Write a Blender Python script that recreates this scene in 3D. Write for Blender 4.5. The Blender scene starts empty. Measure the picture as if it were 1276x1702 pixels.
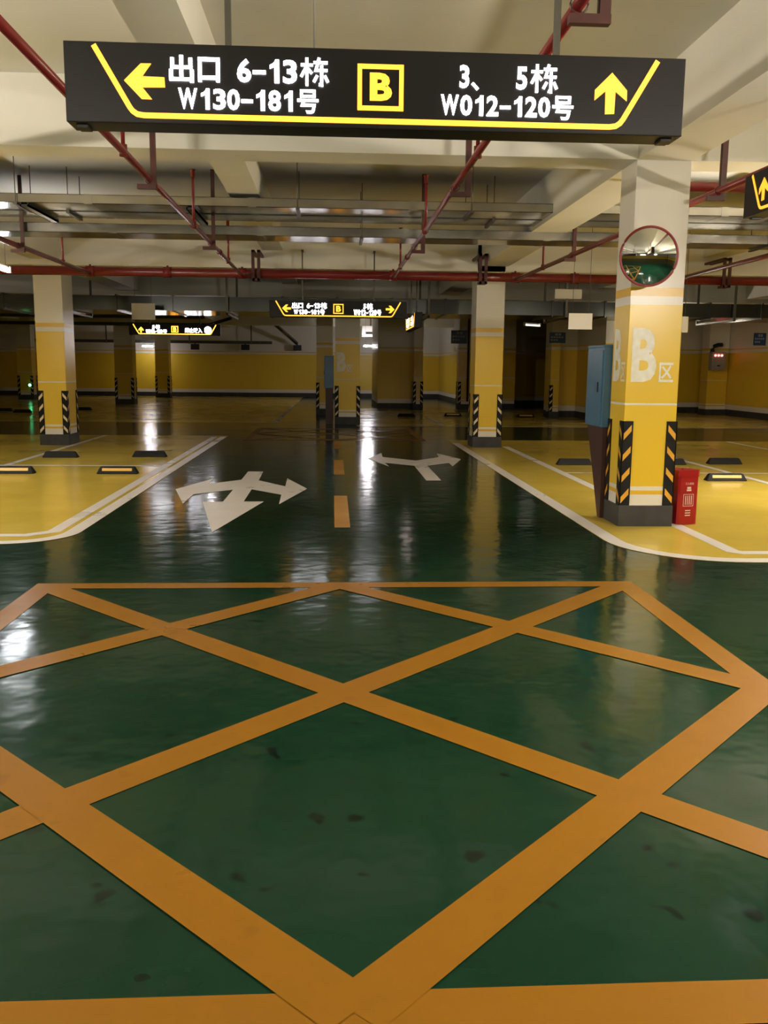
import bpy, bmesh, math, random
from mathutils import Vector, Matrix

random.seed(7)
SC = bpy.context.scene
COL = SC.collection

# ---------------------------------------------------------------- camera, world, exposure
F_PX, PITCH, YAW, ROLL = 1497.2, math.radians(9.0888), math.radians(3.2917), math.radians(0.5512)
EYE = Vector((0.0, 0.0, 1.5))
fw = Vector((math.sin(YAW) * math.cos(PITCH), math.cos(YAW) * math.cos(PITCH), -math.sin(PITCH)))
rt = Vector((math.cos(YAW), -math.sin(YAW), 0.0))
up = rt.cross(fw)
cr, sr = math.cos(ROLL), math.sin(ROLL)
right, upv = cr * rt + sr * up, -sr * rt + cr * up
cam_data = bpy.data.cameras.new('camera')
cam_data.sensor_fit = 'HORIZONTAL'
cam_data.sensor_width = 36.0
cam_data.lens = F_PX / 1276.0 * 36.0
cam_data.clip_end = 300.0
cam = bpy.data.objects.new('camera', cam_data)
COL.objects.link(cam)
rot = Matrix((right, upv, -fw)).transposed().to_4x4()
cam.matrix_world = Matrix.Translation(EYE) @ rot
SC.camera = cam

world = bpy.data.worlds.new('garage_world')
SC.world = world
world.use_nodes = True
world.node_tree.nodes['Background'].inputs[0].default_value = (0.9, 0.85, 0.7, 1)
world.node_tree.nodes['Background'].inputs[1].default_value = 0.0

SC.view_settings.view_transform = 'Standard'
SC.view_settings.look = 'None'
SC.view_settings.exposure = 0.85
SC.view_settings.gamma = 1.0
SC.view_settings.use_curve_mapping = False
SC.cycles.sample_clamp_indirect = 6.0
SC.cycles.caustics_reflective = False
SC.cycles.caustics_refractive = False

# lamp powers (emission strength of the tubes)
LAMP_NEAR, LAMP_SIDE, LAMP_FAR = 770.0, 290.0, 200.0
SIGN_WHITE, SIGN_YELLOW = 6.0, 1.35


# ---------------------------------------------------------------- materials
def srgb(r, g, b):
    f = lambda c: (c / 255 / 12.92) if c / 255 <= 0.04045 else ((c / 255 + 0.055) / 1.055) ** 2.4
    return (f(r), f(g), f(b), 1.0)


def base_mat(name, color, rough=0.5, metal=0.0, spec=0.5):
    m = bpy.data.materials.new(name)
    m.use_nodes = True
    b = m.node_tree.nodes['Principled BSDF']
    b.inputs['Base Color'].default_value = color
    b.inputs['Roughness'].default_value = rough
    b.inputs['Metallic'].default_value = metal
    b.inputs['Specular IOR Level'].default_value = spec
    return m


def node(nt, kind, **kw):
    n = nt.nodes.new(kind)
    for k, v in kw.items():
        setattr(n, k, v)
    return n


def worn_mat(name, color, color2, rough=0.5, scale=4.0, metal=0.0, bump=0.0, bump_scale=30.0, spec=0.5, stretch=(1, 1, 1)):
    """A painted surface whose tone drifts between two close colours."""
    m = base_mat(name, color, rough, metal, spec)
    nt = m.node_tree
    b = nt.nodes['Principled BSDF']
    tc = node(nt, 'ShaderNodeTexCoord')
    mp = node(nt, 'ShaderNodeMapping')
    mp.inputs['Scale'].default_value = stretch
    nt.links.new(tc.outputs['Object'], mp.inputs['Vector'])
    nz = node(nt, 'ShaderNodeTexNoise')
    nz.inputs['Scale'].default_value = scale
    nz.inputs['Detail'].default_value = 5
    nt.links.new(mp.outputs[0], nz.inputs['Vector'])
    rp = node(nt, 'ShaderNodeValToRGB')
    rp.color_ramp.elements[0].position = 0.35
    rp.color_ramp.elements[1].position = 0.65
    rp.color_ramp.elements[0].color = color
    rp.color_ramp.elements[1].color = color2
    nt.links.new(nz.outputs['Fac'], rp.inputs[0])
    nt.links.new(rp.outputs[0], b.inputs['Base Color'])
    if bump:
        nb = node(nt, 'ShaderNodeTexNoise')
        nb.inputs['Scale'].default_value = bump_scale
        nb.inputs['Detail'].default_value = 3
        nt.links.new(mp.outputs[0], nb.inputs['Vector'])
        bp = node(nt, 'ShaderNodeBump')
        bp.inputs['Strength'].default_value = bump
        bp.inputs['Distance'].default_value = 0.02
        nt.links.new(nb.outputs['Fac'], bp.inputs['Height'])
        nt.links.new(bp.outputs[0], b.inputs['Normal'])
    return m


def epoxy_mat(name, c1, c2, rough, spots=0.0, bump=0.12):
    """Glossy epoxy floor coat: faint tyre haze, dark drips, slight orange-peel waviness."""
    m = base_mat(name, c1, rough)
    nt = m.node_tree
    b = nt.nodes['Principled BSDF']
    b.inputs['Specular IOR Level'].default_value = 0.2
    tc = node(nt, 'ShaderNodeTexCoord')
    nz = node(nt, 'ShaderNodeTexNoise')
    nz.inputs['Scale'].default_value = 0.9
    nz.inputs['Detail'].default_value = 7
    nz.inputs['Roughness'].default_value = 0.62
    nt.links.new(tc.outputs['Object'], nz.inputs['Vector'])
    rp = node(nt, 'ShaderNodeValToRGB')
    rp.color_ramp.elements[0].position = 0.3
    rp.color_ramp.elements[1].position = 0.72
    rp.color_ramp.elements[0].color = c1
    rp.color_ramp.elements[1].color = c2
    nt.links.new(nz.outputs['Fac'], rp.inputs[0])
    last = rp.outputs[0]
    if spots:
        ns = node(nt, 'ShaderNodeTexNoise')
        ns.inputs['Scale'].default_value = 5.5
        ns.inputs['Detail'].default_value = 2
        nt.links.new(tc.outputs['Object'], ns.inputs['Vector'])
        r2 = node(nt, 'ShaderNodeValToRGB')
        r2.color_ramp.elements[0].position = 0.67
        r2.color_ramp.elements[1].position = 0.69
        r2.color_ramp.elements[0].color = (0, 0, 0, 1)
        r2.color_ramp.elements[1].color = (spots, spots, spots, 1)
        nt.links.new(ns.outputs['Fac'], r2.inputs[0])
        mx = node(nt, 'ShaderNodeMix', data_type='RGBA')
        nt.links.new(r2.outputs[0], mx.inputs[0])
        nt.links.new(last, mx.inputs[6])
        mx.inputs[7].default_value = (0.0012, 0.0025, 0.0018, 1)
        last = mx.outputs[2]
    nt.links.new(last, b.inputs['Base Color'])
    rr = node(nt, 'ShaderNodeMapRange')
    rr.inputs['From Min'].default_value = 0.3
    rr.inputs['From Max'].default_value = 0.7
    rr.inputs['To Min'].default_value = rough * 0.75
    rr.inputs['To Max'].default_value = rough * 1.35
    nt.links.new(nz.outputs['Fac'], rr.inputs['Value'])
    nt.links.new(rr.outputs[0], b.inputs['Roughness'])
    nb = node(nt, 'ShaderNodeTexNoise')
    nb.inputs['Scale'].default_value = 4.2
    nb.inputs['Detail'].default_value = 2
    nt.links.new(tc.outputs['Object'], nb.inputs['Vector'])
    bp = node(nt, 'ShaderNodeBump')
    bp.inputs['Strength'].default_value = bump
    bp.inputs['Distance'].default_value = 0.03
    nt.links.new(nb.outputs['Fac'], bp.inputs['Height'])
    nt.links.new(bp.outputs[0], b.inputs['Normal'])
    return m


def banded_mat(name, bands, rough=0.35, noise=0.05):
    """Wall/pillar paint in horizontal bands: bands = [(height where it starts, colour), ...] (object z in metres)."""
    m = base_mat(name, bands[0][1], rough)
    nt = m.node_tree
    b = nt.nodes['Principled BSDF']
    tc = node(nt, 'ShaderNodeTexCoord')
    sx = node(nt, 'ShaderNodeSeparateXYZ')
    nt.links.new(tc.outputs['Object'], sx.inputs[0])
    dv = node(nt, 'ShaderNodeMath', operation='DIVIDE')
    dv.inputs[1].default_value = 5.0
    nt.links.new(sx.outputs[2], dv.inputs[0])
    rp = node(nt, 'ShaderNodeValToRGB')
    rp.color_ramp.interpolation = 'CONSTANT'
    els = rp.color_ramp.elements
    els[0].position = 0.0
    els[0].color = bands[0][1]
    els[1].position = bands[1][0] / 5.0
    els[1].color = bands[1][1]
    for z, c in bands[2:]:
        e = els.new(z / 5.0)
        e.color = c
    nt.links.new(dv.outputs[0], rp.inputs[0])
    nz = node(nt, 'ShaderNodeTexNoise')
    nz.inputs['Scale'].default_value = 2.2
    nz.inputs['Detail'].default_value = 5
    nt.links.new(tc.outputs['Object'], nz.inputs['Vector'])
    mr = node(nt, 'ShaderNodeMapRange')
    mr.inputs['To Min'].default_value = 1 - noise
    mr.inputs['To Max'].default_value = 1 + noise
    nt.links.new(nz.outputs['Fac'], mr.inputs['Value'])
    mx = node(nt, 'ShaderNodeMix', data_type='RGBA', blend_type='MULTIPLY')
    mx.inputs[0].default_value = 1.0
    nt.links.new(rp.outputs[0], mx.inputs[6])
    nt.links.new(mr.outputs[0], mx.inputs[7])
    nt.links.new(mx.outputs[2], b.inputs['Base Color'])
    return m


def glow_mat(name, color, strength):
    m = base_mat(name, (0.8, 0.8, 0.8, 1), 0.4)
    b = m.node_tree.nodes['Principled BSDF']
    b.inputs['Base Color'].default_value = color
    b.inputs['Emission Color'].default_value = color
    b.inputs['Emission Strength'].default_value = strength
    return m


C_WHITE = (0.74, 0.70, 0.61, 1)
C_YEL = (0.78, 0.52, 0.034, 1)
C_YEL2 = (0.74, 0.45, 0.03, 1)
M = {}
M['pillar'] = banded_mat('pillar_paint', [(0, C_WHITE), (0.30, C_YEL2), (0.345, C_WHITE), (0.385, C_YEL), (1.168, C_WHITE),
                                          (1.186, C_YEL), (2.10, C_WHITE), (2.182, C_YEL2), (2.262, C_WHITE)], 0.28)
M['wall'] = banded_mat('wall_paint', [(0, C_WHITE), (0.36, C_YEL), (2.10, C_WHITE), (2.19, C_YEL2), (2.24, C_WHITE)], 0.4)
M['concrete'] = worn_mat('ceiling_plaster', (0.80, 0.77, 0.68, 1), (0.74, 0.71, 0.62, 1), 0.75, 0.7, bump=0.05)
M['green'] = epoxy_mat('green_epoxy', (0.0024, 0.0195, 0.0095, 1), (0.0048, 0.027, 0.0135, 1), 0.125, 0.75, 0.15)
M['bay'] = epoxy_mat('yellow_epoxy', (0.55, 0.40, 0.058, 1), (0.62, 0.46, 0.075, 1), 0.17, 0.0, 0.08)
M['white_line'] = epoxy_mat('white_road_paint', (0.68, 0.64, 0.62, 1), (0.62, 0.58, 0.56, 1), 0.30, 0.0, 0.06)
M['yellow_line'] = epoxy_mat('orange_road_paint', (0.215, 0.092, 0.006, 1), (0.195, 0.082, 0.005, 1), 0.32, 0.12, 0.06)
M['lit_dash'] = epoxy_mat('lit_dash_paint', (0.40, 0.20, 0.032, 1), (0.36, 0.18, 0.028, 1), 0.34, 0.1, 0.06)  # line paint lightened to stand in for stronger light along the mid lane
M['plinth'] = worn_mat('dark_grey_plinth_paint', (0.035, 0.036, 0.035, 1), (0.05, 0.05, 0.048, 1), 0.5, 6.0, spec=0.25)
M['rubber'] = worn_mat('black_rubber', (0.006, 0.006, 0.006, 1), (0.011, 0.010, 0.010, 1), 0.6, 8.0, spec=0.2)
M['stripe'] = base_mat('amber_reflective_stripe', (0.72, 0.36, 0.03, 1), 0.35)
M['pale_stripe'] = base_mat('pale_reflective_stripe', (0.75, 0.60, 0.36, 1), 0.35)
M['stop_bar'] = base_mat('ochre_reflective_bar', (0.70, 0.42, 0.10, 1), 0.35)
M['stencil'] = worn_mat('grey_white_stencil_paint', (0.86, 0.84, 0.76, 1), (0.76, 0.72, 0.58, 1), 0.4, 14.0)
M['sign_black'] = worn_mat('sign_black_acrylic', (0.008, 0.0065, 0.0065, 1), (0.011, 0.009, 0.009, 1), 0.4, 3.0, spec=0.3)
M['sign_white'] = glow_mat('sign_white_light', (0.93, 0.93, 1.0, 1), SIGN_WHITE)
M['sign_yellow'] = glow_mat('sign_yellow_light', (1.0, 0.58, 0.04, 1), SIGN_YELLOW)
M['galv'] = worn_mat('galvanised_tray_steel', (0.42, 0.41, 0.37, 1), (0.34, 0.33, 0.30, 1), 0.19, 3.0, metal=0.8)
M['duct'] = worn_mat('dull_duct_steel', (0.10, 0.105, 0.10, 1), (0.075, 0.08, 0.075, 1), 0.2, 2.0, metal=0.85)
M['rod'] = base_mat('grey_steel_rod', (0.12, 0.11, 0.09, 1), 0.4, 0.6)
M['wire'] = base_mat('pale_steel_wire', (0.45, 0.42, 0.36, 1), 0.4, 0.6)
M['red_pipe'] = worn_mat('red_fire_pipe_enamel', (0.20, 0.018, 0.018, 1), (0.16, 0.016, 0.016, 1), 0.22, 5.0)
M['rust_red'] = worn_mat('brown_red_bracket_primer', (0.085, 0.020, 0.015, 1), (0.06, 0.016, 0.012, 1), 0.5, 9.0)
M['ext_red'] = worn_mat('extinguisher_box_red', (0.34, 0.011, 0.014, 1), (0.30, 0.010, 0.013, 1), 0.28, 6.0)
M['print'] = base_mat('pale_print', (0.75, 0.62, 0.60, 1), 0.5)
M['mirror'] = base_mat('convex_mirror_glass', (0.86, 0.88, 0.87, 1), 0.015, 1.0)
M['mirror_rim'] = base_mat('red_mirror_rim', (0.28, 0.02, 0.018, 1), 0.35)
M['blue'] = worn_mat('blue_cabinet_enamel', (0.075, 0.18, 0.30, 1), (0.06, 0.15, 0.26, 1), 0.25, 3.0)
M['brown'] = worn_mat('brown_red_stand', (0.06, 0.020, 0.014, 1), (0.045, 0.016, 0.011, 1), 0.5, 5.0)
M['blue_sign'] = base_mat('blue_sign_plate', (0.02, 0.06, 0.16, 1), 0.4)
M['sign_print'] = base_mat('faded_white_print', (0.35, 0.38, 0.42, 1), 0.5)
M['board'] = base_mat('white_hanging_board', (0.93, 0.90, 0.88, 1), 0.5)
M['dark_box'] = base_mat('dark_grey_box', (0.02, 0.022, 0.024, 1), 0.5)
M['grey_box'] = worn_mat('grey_control_box', (0.30, 0.29, 0.27, 1), (0.26, 0.25, 0.23, 1), 0.4, 5.0)
M['lamp_white'] = base_mat('white_lamp_housing', (0.8, 0.8, 0.78, 1), 0.4)
M['red_led'] = glow_mat('red_led', (1.0, 0.16, 0.13, 1), 5.0)
M['green_led'] = glow_mat('green_led', (0.1, 1.0, 0.35, 1), 6.0)
M['black_hose'] = base_mat('black_hose', (0.008, 0.008, 0.008, 1), 0.5)


def tube_mat(name, color, strength):
    return glow_mat(name, color, strength)


# ---------------------------------------------------------------- mesh helpers
class MB:
    """Collects boxes, tubes and polygons and links them as one mesh object."""

    def __init__(self):
        self.v, self.f, self.m, self.s = [], [], [], []

    def add(self, vs, fs, mat=0, smooth=False, mtx=None):
        o = len(self.v)
        for p in vs:
            p = Vector(p)
            self.v.append(mtx @ p if mtx is not None else p)
        for f in fs:
            self.f.append([o + i for i in f])
            self.m.append(mat)
            self.s.append(smooth)
        return self

    def box(self, x0, x1, y0, y1, z0, z1, mat=0, bev=0.0, mtx=None):
        bm = bmesh.new()
        bmesh.ops.create_cube(bm, size=1.0)
        for v in bm.verts:
            v.co = Vector(((x0 + x1) / 2 + v.co.x * (x1 - x0), (y0 + y1) / 2 + v.co.y * (y1 - y0), (z0 + z1) / 2 + v.co.z * (z1 - z0)))
        if bev:
            bmesh.ops.bevel(bm, geom=bm.edges[:], offset=bev, segments=2, profile=0.6, affect='EDGES')
        bm.verts.index_update()
        self.add([v.co.copy() for v in bm.verts], [[v.index for v in f.verts] for f in bm.faces], mat, False, mtx)
        bm.free()
        return self

    def tube(self, pts, r, seg=12, mat=0, cap=True, mtx=None):
        pts = [Vector(p) for p in pts]
        vs, fs = [], []
        n = len(pts)
        for i, p in enumerate(pts):
            t = (pts[min(i + 1, n - 1)] - pts[max(i - 1, 0)]).normalized()
            a = Vector((0, 0, 1)) if abs(t.z) < 0.9 else Vector((1, 0, 0))
            u = t.cross(a).normalized()
            w = t.cross(u).normalized()
            rr = r[i] if isinstance(r, (list, tuple)) else r
            for k in range(seg):
                an = 2 * math.pi * k / seg
                vs.append(p + rr * (math.cos(an) * u + math.sin(an) * w))
        for i in range(n - 1):
            for k in range(seg):
                k2 = (k + 1) % seg
                fs.append([i * seg + k, i * seg + k2, (i + 1) * seg + k2, (i + 1) * seg + k])
        self.add(vs, fs, mat, True, mtx)
        if cap:
            self.add(vs[:seg], [list(range(seg))], mat, False, mtx)
            self.add(vs[-seg:], [list(range(seg))[::-1]], mat, False, mtx)
        return self

    def poly(self, pts, mat=0, z=0.0, mtx=None):
        """Flat polygon in plan (x, y) at height z, any outline."""
        from mathutils.geometry import tessellate_polygon
        vs = [Vector((p[0], p[1], z)) for p in pts]
        for tri in tessellate_polygon([vs]):
            a, b, c = (vs[i] for i in tri)
            t = list(tri) if (b - a).cross(c - a).z > 0 else list(tri)[::-1]
            self.add([vs[i] for i in t], [[0, 1, 2]], mat, False, mtx)
        return self

    def slab(self, pts, y0, y1, mat=0, mtx=None):
        """Outline in (x, z) extruded from y0 to y1."""
        from mathutils.geometry import tessellate_polygon
        n = len(pts)
        flat = [Vector((p[0], p[1], 0)) for p in pts]
        for y, flip in ((y0, False), (y1, True)):
            vs = [Vector((p[0], y, p[1])) for p in pts]
            for tri in tessellate_polygon([flat]):
                a, b, c = (flat[i] for i in tri)
                t = list(tri) if ((b - a).cross(c - a).z > 0) != flip else list(tri)[::-1]
                self.add([vs[i] for i in t], [[0, 1, 2]], mat, False, mtx)
        vs = [Vector((p[0], y0, p[1])) for p in pts] + [Vector((p[0], y1, p[1])) for p in pts]
        self.add(vs, [[i, n + i, n + (i + 1) % n, (i + 1) % n] for i in range(n)], mat, False, mtx)
        return self

    def build(self, name, mats, parent=None, loc=None):
        me = bpy.data.meshes.new(name)
        me.from_pydata([tuple(p) for p in self.v], [], self.f)
        for mt in (mats if isinstance(mats, (list, tuple)) else [mats]):
            me.materials.append(mt)
        me.polygons.foreach_set('material_index', self.m)
        me.polygons.foreach_set('use_smooth', self.s)
        bm = bmesh.new()
        bm.from_mesh(me)
        bmesh.ops.remove_doubles(bm, verts=bm.verts, dist=1e-5)
        bmesh.ops.recalc_face_normals(bm, faces=bm.faces)
        bm.to_mesh(me)
        bm.free()
        me.update()
        o = bpy.data.objects.new(name, me)
        COL.objects.link(o)
        if parent is not None:
            o.parent = parent
        if loc is not None:
            o.location = loc
        return o


def tag(o, label=None, cat=None, group=None, kind=None):
    if label:
        o['label'] = label
    if cat:
        o['category'] = cat
    if group:
        o['group'] = group
    if kind:
        o['kind'] = kind
    return o


def thing(name, label, cat, loc=(0, 0, 0), rotz=0.0, group=None):
    o = bpy.data.objects.new(name, None)
    o.empty_display_size = 0.2
    COL.objects.link(o)
    o.location = loc
    o.rotation_euler = (0, 0, rotz)
    return tag(o, label, cat, group)


def copy_tree(o, parent=None):
    c = o.copy()
    COL.objects.link(c)
    c.parent = parent
    for ch in list(o.children):
        copy_tree(ch, c)
    return c


_glyphs = {}


def glyphs(s, bold):
    """Outline of a word as flat triangles, normalised to its own box."""
    if (s, bold) in _glyphs:
        return _glyphs[(s, bold)]
    c = bpy.data.curves.new('lettering', 'FONT')
    c.body = s
    c.offset = bold
    c.resolution_u = 3
    o = bpy.data.objects.new('lettering', c)
    COL.objects.link(o)
    dg = bpy.context.evaluated_depsgraph_get()
    me = bpy.data.meshes.new_from_object(o.evaluated_get(dg), depsgraph=dg)
    vs = [v.co.copy() for v in me.vertices]
    fs = [list(p.vertices) for p in me.polygons]
    x0, x1 = min(v.x for v in vs), max(v.x for v in vs)
    y0, y1 = min(v.y for v in vs), max(v.y for v in vs)
    vs = [((v.x - x0) / (x1 - x0), (v.y - y0) / (y1 - y0)) for v in vs]
    bpy.data.objects.remove(o)
    bpy.data.curves.remove(c)
    bpy.data.meshes.remove(me)
    _glyphs[(s, bold)] = (vs, fs)
    return vs, fs


def word(mb, s, u0, u1, v0, v1, y=-0.003, bold=0.025, mat=0, mtx=None):
    """Lettering standing in the local x-z plane, filling the box u0..u1, v0..v1."""
    vs, fs = glyphs(s, bold)
    mb.add([(u0 + a * (u1 - u0), y, v0 + b * (v1 - v0)) for a, b in vs], fs, mat, False, mtx)


ONE = [(0.50, 0.0), (0.80, 0.0), (0.80, 1.0), (0.56, 1.0), (0.50, 0.90), (0.36, 0.82), (0.20, 0.77), (0.20, 0.60), (0.50, 0.69)]


def number(mb, s, u0, u1, v0, v1, y=-0.005, bold=0.03):
    """Condensed bold figures in even cells, with a flagged figure one and a short dash."""
    from mathutils.geometry import tessellate_polygon
    wd = {'W': 1.5, '-': 0.95}
    k = (u1 - u0) / sum(wd.get(c, 1.0) for c in s)
    u = u0
    for c in s:
        w = wd.get(c, 1.0) * k
        if c == '1':
            vs = [(u + a * w, y, v0 + b * (v1 - v0)) for a, b in ONE]
            mb.add(vs, [list(f)[::-1] for f in tessellate_polygon([[Vector((a, b, 0)) for a, b in ONE]])])
        elif c == '-':
            h = v1 - v0
            mb.add([(u + 0.06 * w, y, v0 + 0.36 * h), (u + 0.94 * w, y, v0 + 0.36 * h), (u + 0.94 * w, y, v0 + 0.53 * h), (u + 0.06 * w, y, v0 + 0.53 * h)], [[0, 1, 2, 3]])
        else:
            word(mb, c, u + 0.05 * w, u + 0.95 * w, v0, v1, y, bold)
        u += w


DONG = [[(0.02, 0.74), (0.45, 0.74)], [(0.235, 1.0), (0.235, 0.0)], [(0.22, 0.68), (0.03, 0.32)], [(0.26, 0.62), (0.42, 0.44)], [(0.48, 0.83), (0.98, 0.83)],
        [(0.68, 1.0), (0.56, 0.56), (0.97, 0.56)], [(0.765, 0.74), (0.765, 0.04), (0.66, 0.06)], [(0.61, 0.38), (0.48, 0.14)], [(0.87, 0.38), (0.99, 0.14)]]


def strokes(mb, lines, u0, u1, v0, v1, w, y=-0.005):
    """A character drawn as bold brush strokes."""
    from mathutils.geometry import tessellate_polygon
    for k, ln in enumerate(lines):
        pts = strip([(u0 + a * (u1 - u0), v0 + b * (v1 - v0)) for a, b in ln], w)
        mb.add([(p[0], y - 0.0002 * k, p[1]) for p in pts], [list(f)[::-1] for f in tessellate_polygon([[Vector((a, b, 0)) for a, b in pts]])])


def strip(pts, w):
    """Constant-width ribbon outline round a polyline, in 2-D."""
    P = [Vector((a, b)) for a, b in pts]
    L, R_ = [], []
    for i, p in enumerate(P):
        if i == 0:
            t = (P[1] - P[0]).normalized()
            n, k = Vector((-t.y, t.x)), 1
        elif i == len(P) - 1:
            t = (P[-1] - P[-2]).normalized()
            n, k = Vector((-t.y, t.x)), 1
        else:
            t1, t2 = (P[i] - P[i - 1]).normalized(), (P[i + 1] - P[i]).normalized()
            t = (t1 + t2).normalized()
            n = Vector((-t.y, t.x))
            k = 1 / max(0.3, n.dot(Vector((-t1.y, t1.x))))
        L.append(tuple(p + n * w / 2 * k))
        R_.append(tuple(p - n * w / 2 * k))
    return L + R_[::-1]


def arc(cx, cy, r, a0, a1, n=10):
    return [(cx + r * math.cos(math.radians(a0 + (a1 - a0) * i / n)), cy + r * math.sin(math.radians(a0 + (a1 - a0) * i / n))) for i in range(n + 1)]


# ================================================================ THE SETTING
floor = MB().box(-26, 26, -14, 52, -0.2, 0).build('floor', M['green'])
tag(floor, 'glossy dark green epoxy garage floor', None, kind='structure')
SLAB_Z = 4.0
ceil = MB().box(-26, 26, -14, 52, SLAB_Z, SLAB_Z + 0.2).build('ceiling', M['concrete'])
tag(ceil, 'cream plastered concrete garage ceiling', None, kind='structure')


def structure(name, mb, mat, label=None, loc=None):
    return tag(mb.build(name, mat, None, loc), label, None, kind='structure')


# beams: across the lane and along it
for y0, y1, zb in ((8.48, 8.92, 3.4), (17.25, 17.7, 3.3), (24.1, 24.55, 3.3), (33.2, 33.6, 3.3), (40.5, 40.9, 3.3), (-3.3, -2.85, 3.4)):
    structure('ceiling_beam', MB().box(-26, 26, y0, y1, zb, SLAB_Z), M['concrete'], 'plastered concrete beam crossing the lane')
for x0, x1, zb in ((2.775, 3.285, 3.401), (-5.5, -4.98, 3.401), (11.0, 11.5, 3.401), (-13.9, -13.4, 3.401), (-1.30, -0.92, 3.62), (7.0, 7.4, 3.62), (-9.5, -9.1, 3.62)):
    structure('ceiling_beam', MB().box(x0, x1, -14, 46, zb, SLAB_Z), M['concrete'], 'plastered concrete beam running along the lane')


def wall(name, x0, x1, y0, y1, label=None, h=SLAB_Z):
    w = structure(name, MB().box(x0, x1, y0, y1, 0, h), M['wall'], label)
    MB().box(x0 - 0.012, x1 + 0.012, y0 - 0.012, y1 + 0.012, 0, 0.21, bev=0.004).build('skirting', M['plinth'], w)
    return w


wall('wall_back', -26, 9.5, 46, 46.4, 'yellow and white painted wall at the far end of the garage')
wall('wall_core', 1.65, 2.93, 33.6, 38.5, 'yellow painted block beside the far bays')
wall('wall_angle', 5.35, 5.75, 34.2, 46, 'yellow wall running back from the far bays')
wall('wall_recess', 6.9, 9.5, 37.6, 38.0, 'unlit wall at the back of the dark recess')
wall('wall_niche', 6.81, 9.5, 28.35, 29.0, 'lit yellow and white wall return')
wall('wall_return', 7.66, 8.3, 25.4, 28.35, 'lit yellow and white wall facing the lane')
wall('wall_shade', 9.4, 14.5, 32.0, 32.4, 'unlit yellow wall beyond the right bays')
wall('wall_right', 13.46, 13.9, 20.0, 31.98, 'unlit yellow wall along the right side')
wall('wall_left', -24, -23.6, -12, 46, 'yellow and white wall closing the left side')
wall('wall_behind', -24, 24, -13.4, -13.0, 'yellow and white wall behind the viewer')
wall('wall_outer', 23.6, 24, -12, 46, 'yellow and white wall closing the right side')

# ---------------------------------------------------------------- floor coats and markings: parts of the floor
mark = lambda name, mb, mat, label=None: tag(mb.build(name, mat, floor), label)
Z1, Z2, Z3 = 0.002, 0.004, 0.006

# left parking bay: green lane edge at x = -2.28, rounded front corner
lb = [(-24, 7.62)] + arc(-2.85, 8.19, 0.57, 270, 360) + [(-2.28, 19.9), (-24, 19.9)]
mark('bay_coating', MB().poly(lb, 0, Z1), M['bay'], 'yellow bay floor left of the lane')
ctr = [(-24, 7.69)] + arc(-2.85, 8.19, 0.50, 270, 360) + [(-2.35, 19.6)]
mark('bay_edge_line', MB().poly(strip(ctr, 0.135), 0, Z2), M['white_line'], 'white outer edge line of the left bays')
ctr = [(-24, 8.03), (-2.72, 8.03), (-2.53, 8.22), (-2.53, 19.5)]
mark('bay_inner_line', MB().poly(strip(ctr, 0.125), 0, Z2), M['white_line'], 'white inner line of the left bays')
mark('bay_back_line', MB().poly(strip([(-24, 13.76), (-2.6, 13.76)], 0.11), 0, Z2), M['white_line'])
for x, ya in ((-4.9, 8.1), (-8.0, 8.1), (-10.6, 8.1)):
    mark('bay_divider_line', MB().poly(strip([(x, ya), (x, 19.8)], 0.11), 0, Z2 + 0.001), M['white_line'])

# right parking bay
rb = [(24, 6.82), (3.35, 6.82)] + arc(3.35, 7.76, 0.94, 270, 180)[1:] + [(2.41, 19.0), (24, 19.0)]
mark('bay_coating', MB().poly(rb, 0, Z1), M['bay'], 'yellow bay floor right of the lane')
ctr = [(24, 6.90), (3.35, 6.90)] + arc(3.35, 7.76, 0.86, 270, 180)[1:] + [(2.49, 18.2)]
mark('bay_edge_line', MB().poly(strip(ctr, 0.15), 0, Z2), M['white_line'], 'white curved edge line of the right bays')
ctr = [(24, 7.20), (3.42, 7.20), (3.36, 7.26), (3.36, 17.4)]
mark('bay_inner_line', MB().poly(strip(ctr, 0.13), 0, Z2), M['white_line'], 'white inner line of the right bays')
mark('bay_back_line', MB().poly(strip([(3.4, 13.0), (24, 13.0)], 0.09), 0, Z2), M['white_line'])
for x in (5.9, 8.45, 11.0):
    mark('bay_divider_line', MB().poly(strip([(x, 8.9), (x, 18.9)], 0.11), 0, Z2 + 0.001), M['white_line'])

# far bays beyond the cross lane
mark('bay_coating', MB().poly([(0.62, 23.4), (24, 23.4), (24, 33.8), (0.62, 33.8)], 0, Z1), M['bay'], 'yellow bay floor in front of the far pillars')
mark('bay_coating', MB().poly([(-24, 24.5), (-1.5, 24.5), (-1.5, 45.9), (-24, 45.9)], 0, Z1), M['bay'], 'dim yellow bay floor at the far left')
mark('bay_edge_line', MB().poly(strip([(0.62, 23.45), (24, 23.45)], 0.10), 0, Z2), M['white_line'])
for x in (2.9, 7.9):
    mark('bay_divider_line', MB().poly(strip([(x, 23.6), (x, 28.0)], 0.11), 0, Z2), M['white_line'])
mark('bay_divider_line', MB().poly(strip([(-1.55, 24.5), (-1.55, 36)], 0.11), 0, Z2), M['white_line'])

# centre line dashes
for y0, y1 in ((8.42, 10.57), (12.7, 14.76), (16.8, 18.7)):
    mark('centre_line_dash', MB().poly([(0.016, y0), (0.166, y0), (0.166, y1), (0.016, y1)], 0, Z1), M['lit_dash'])


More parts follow.
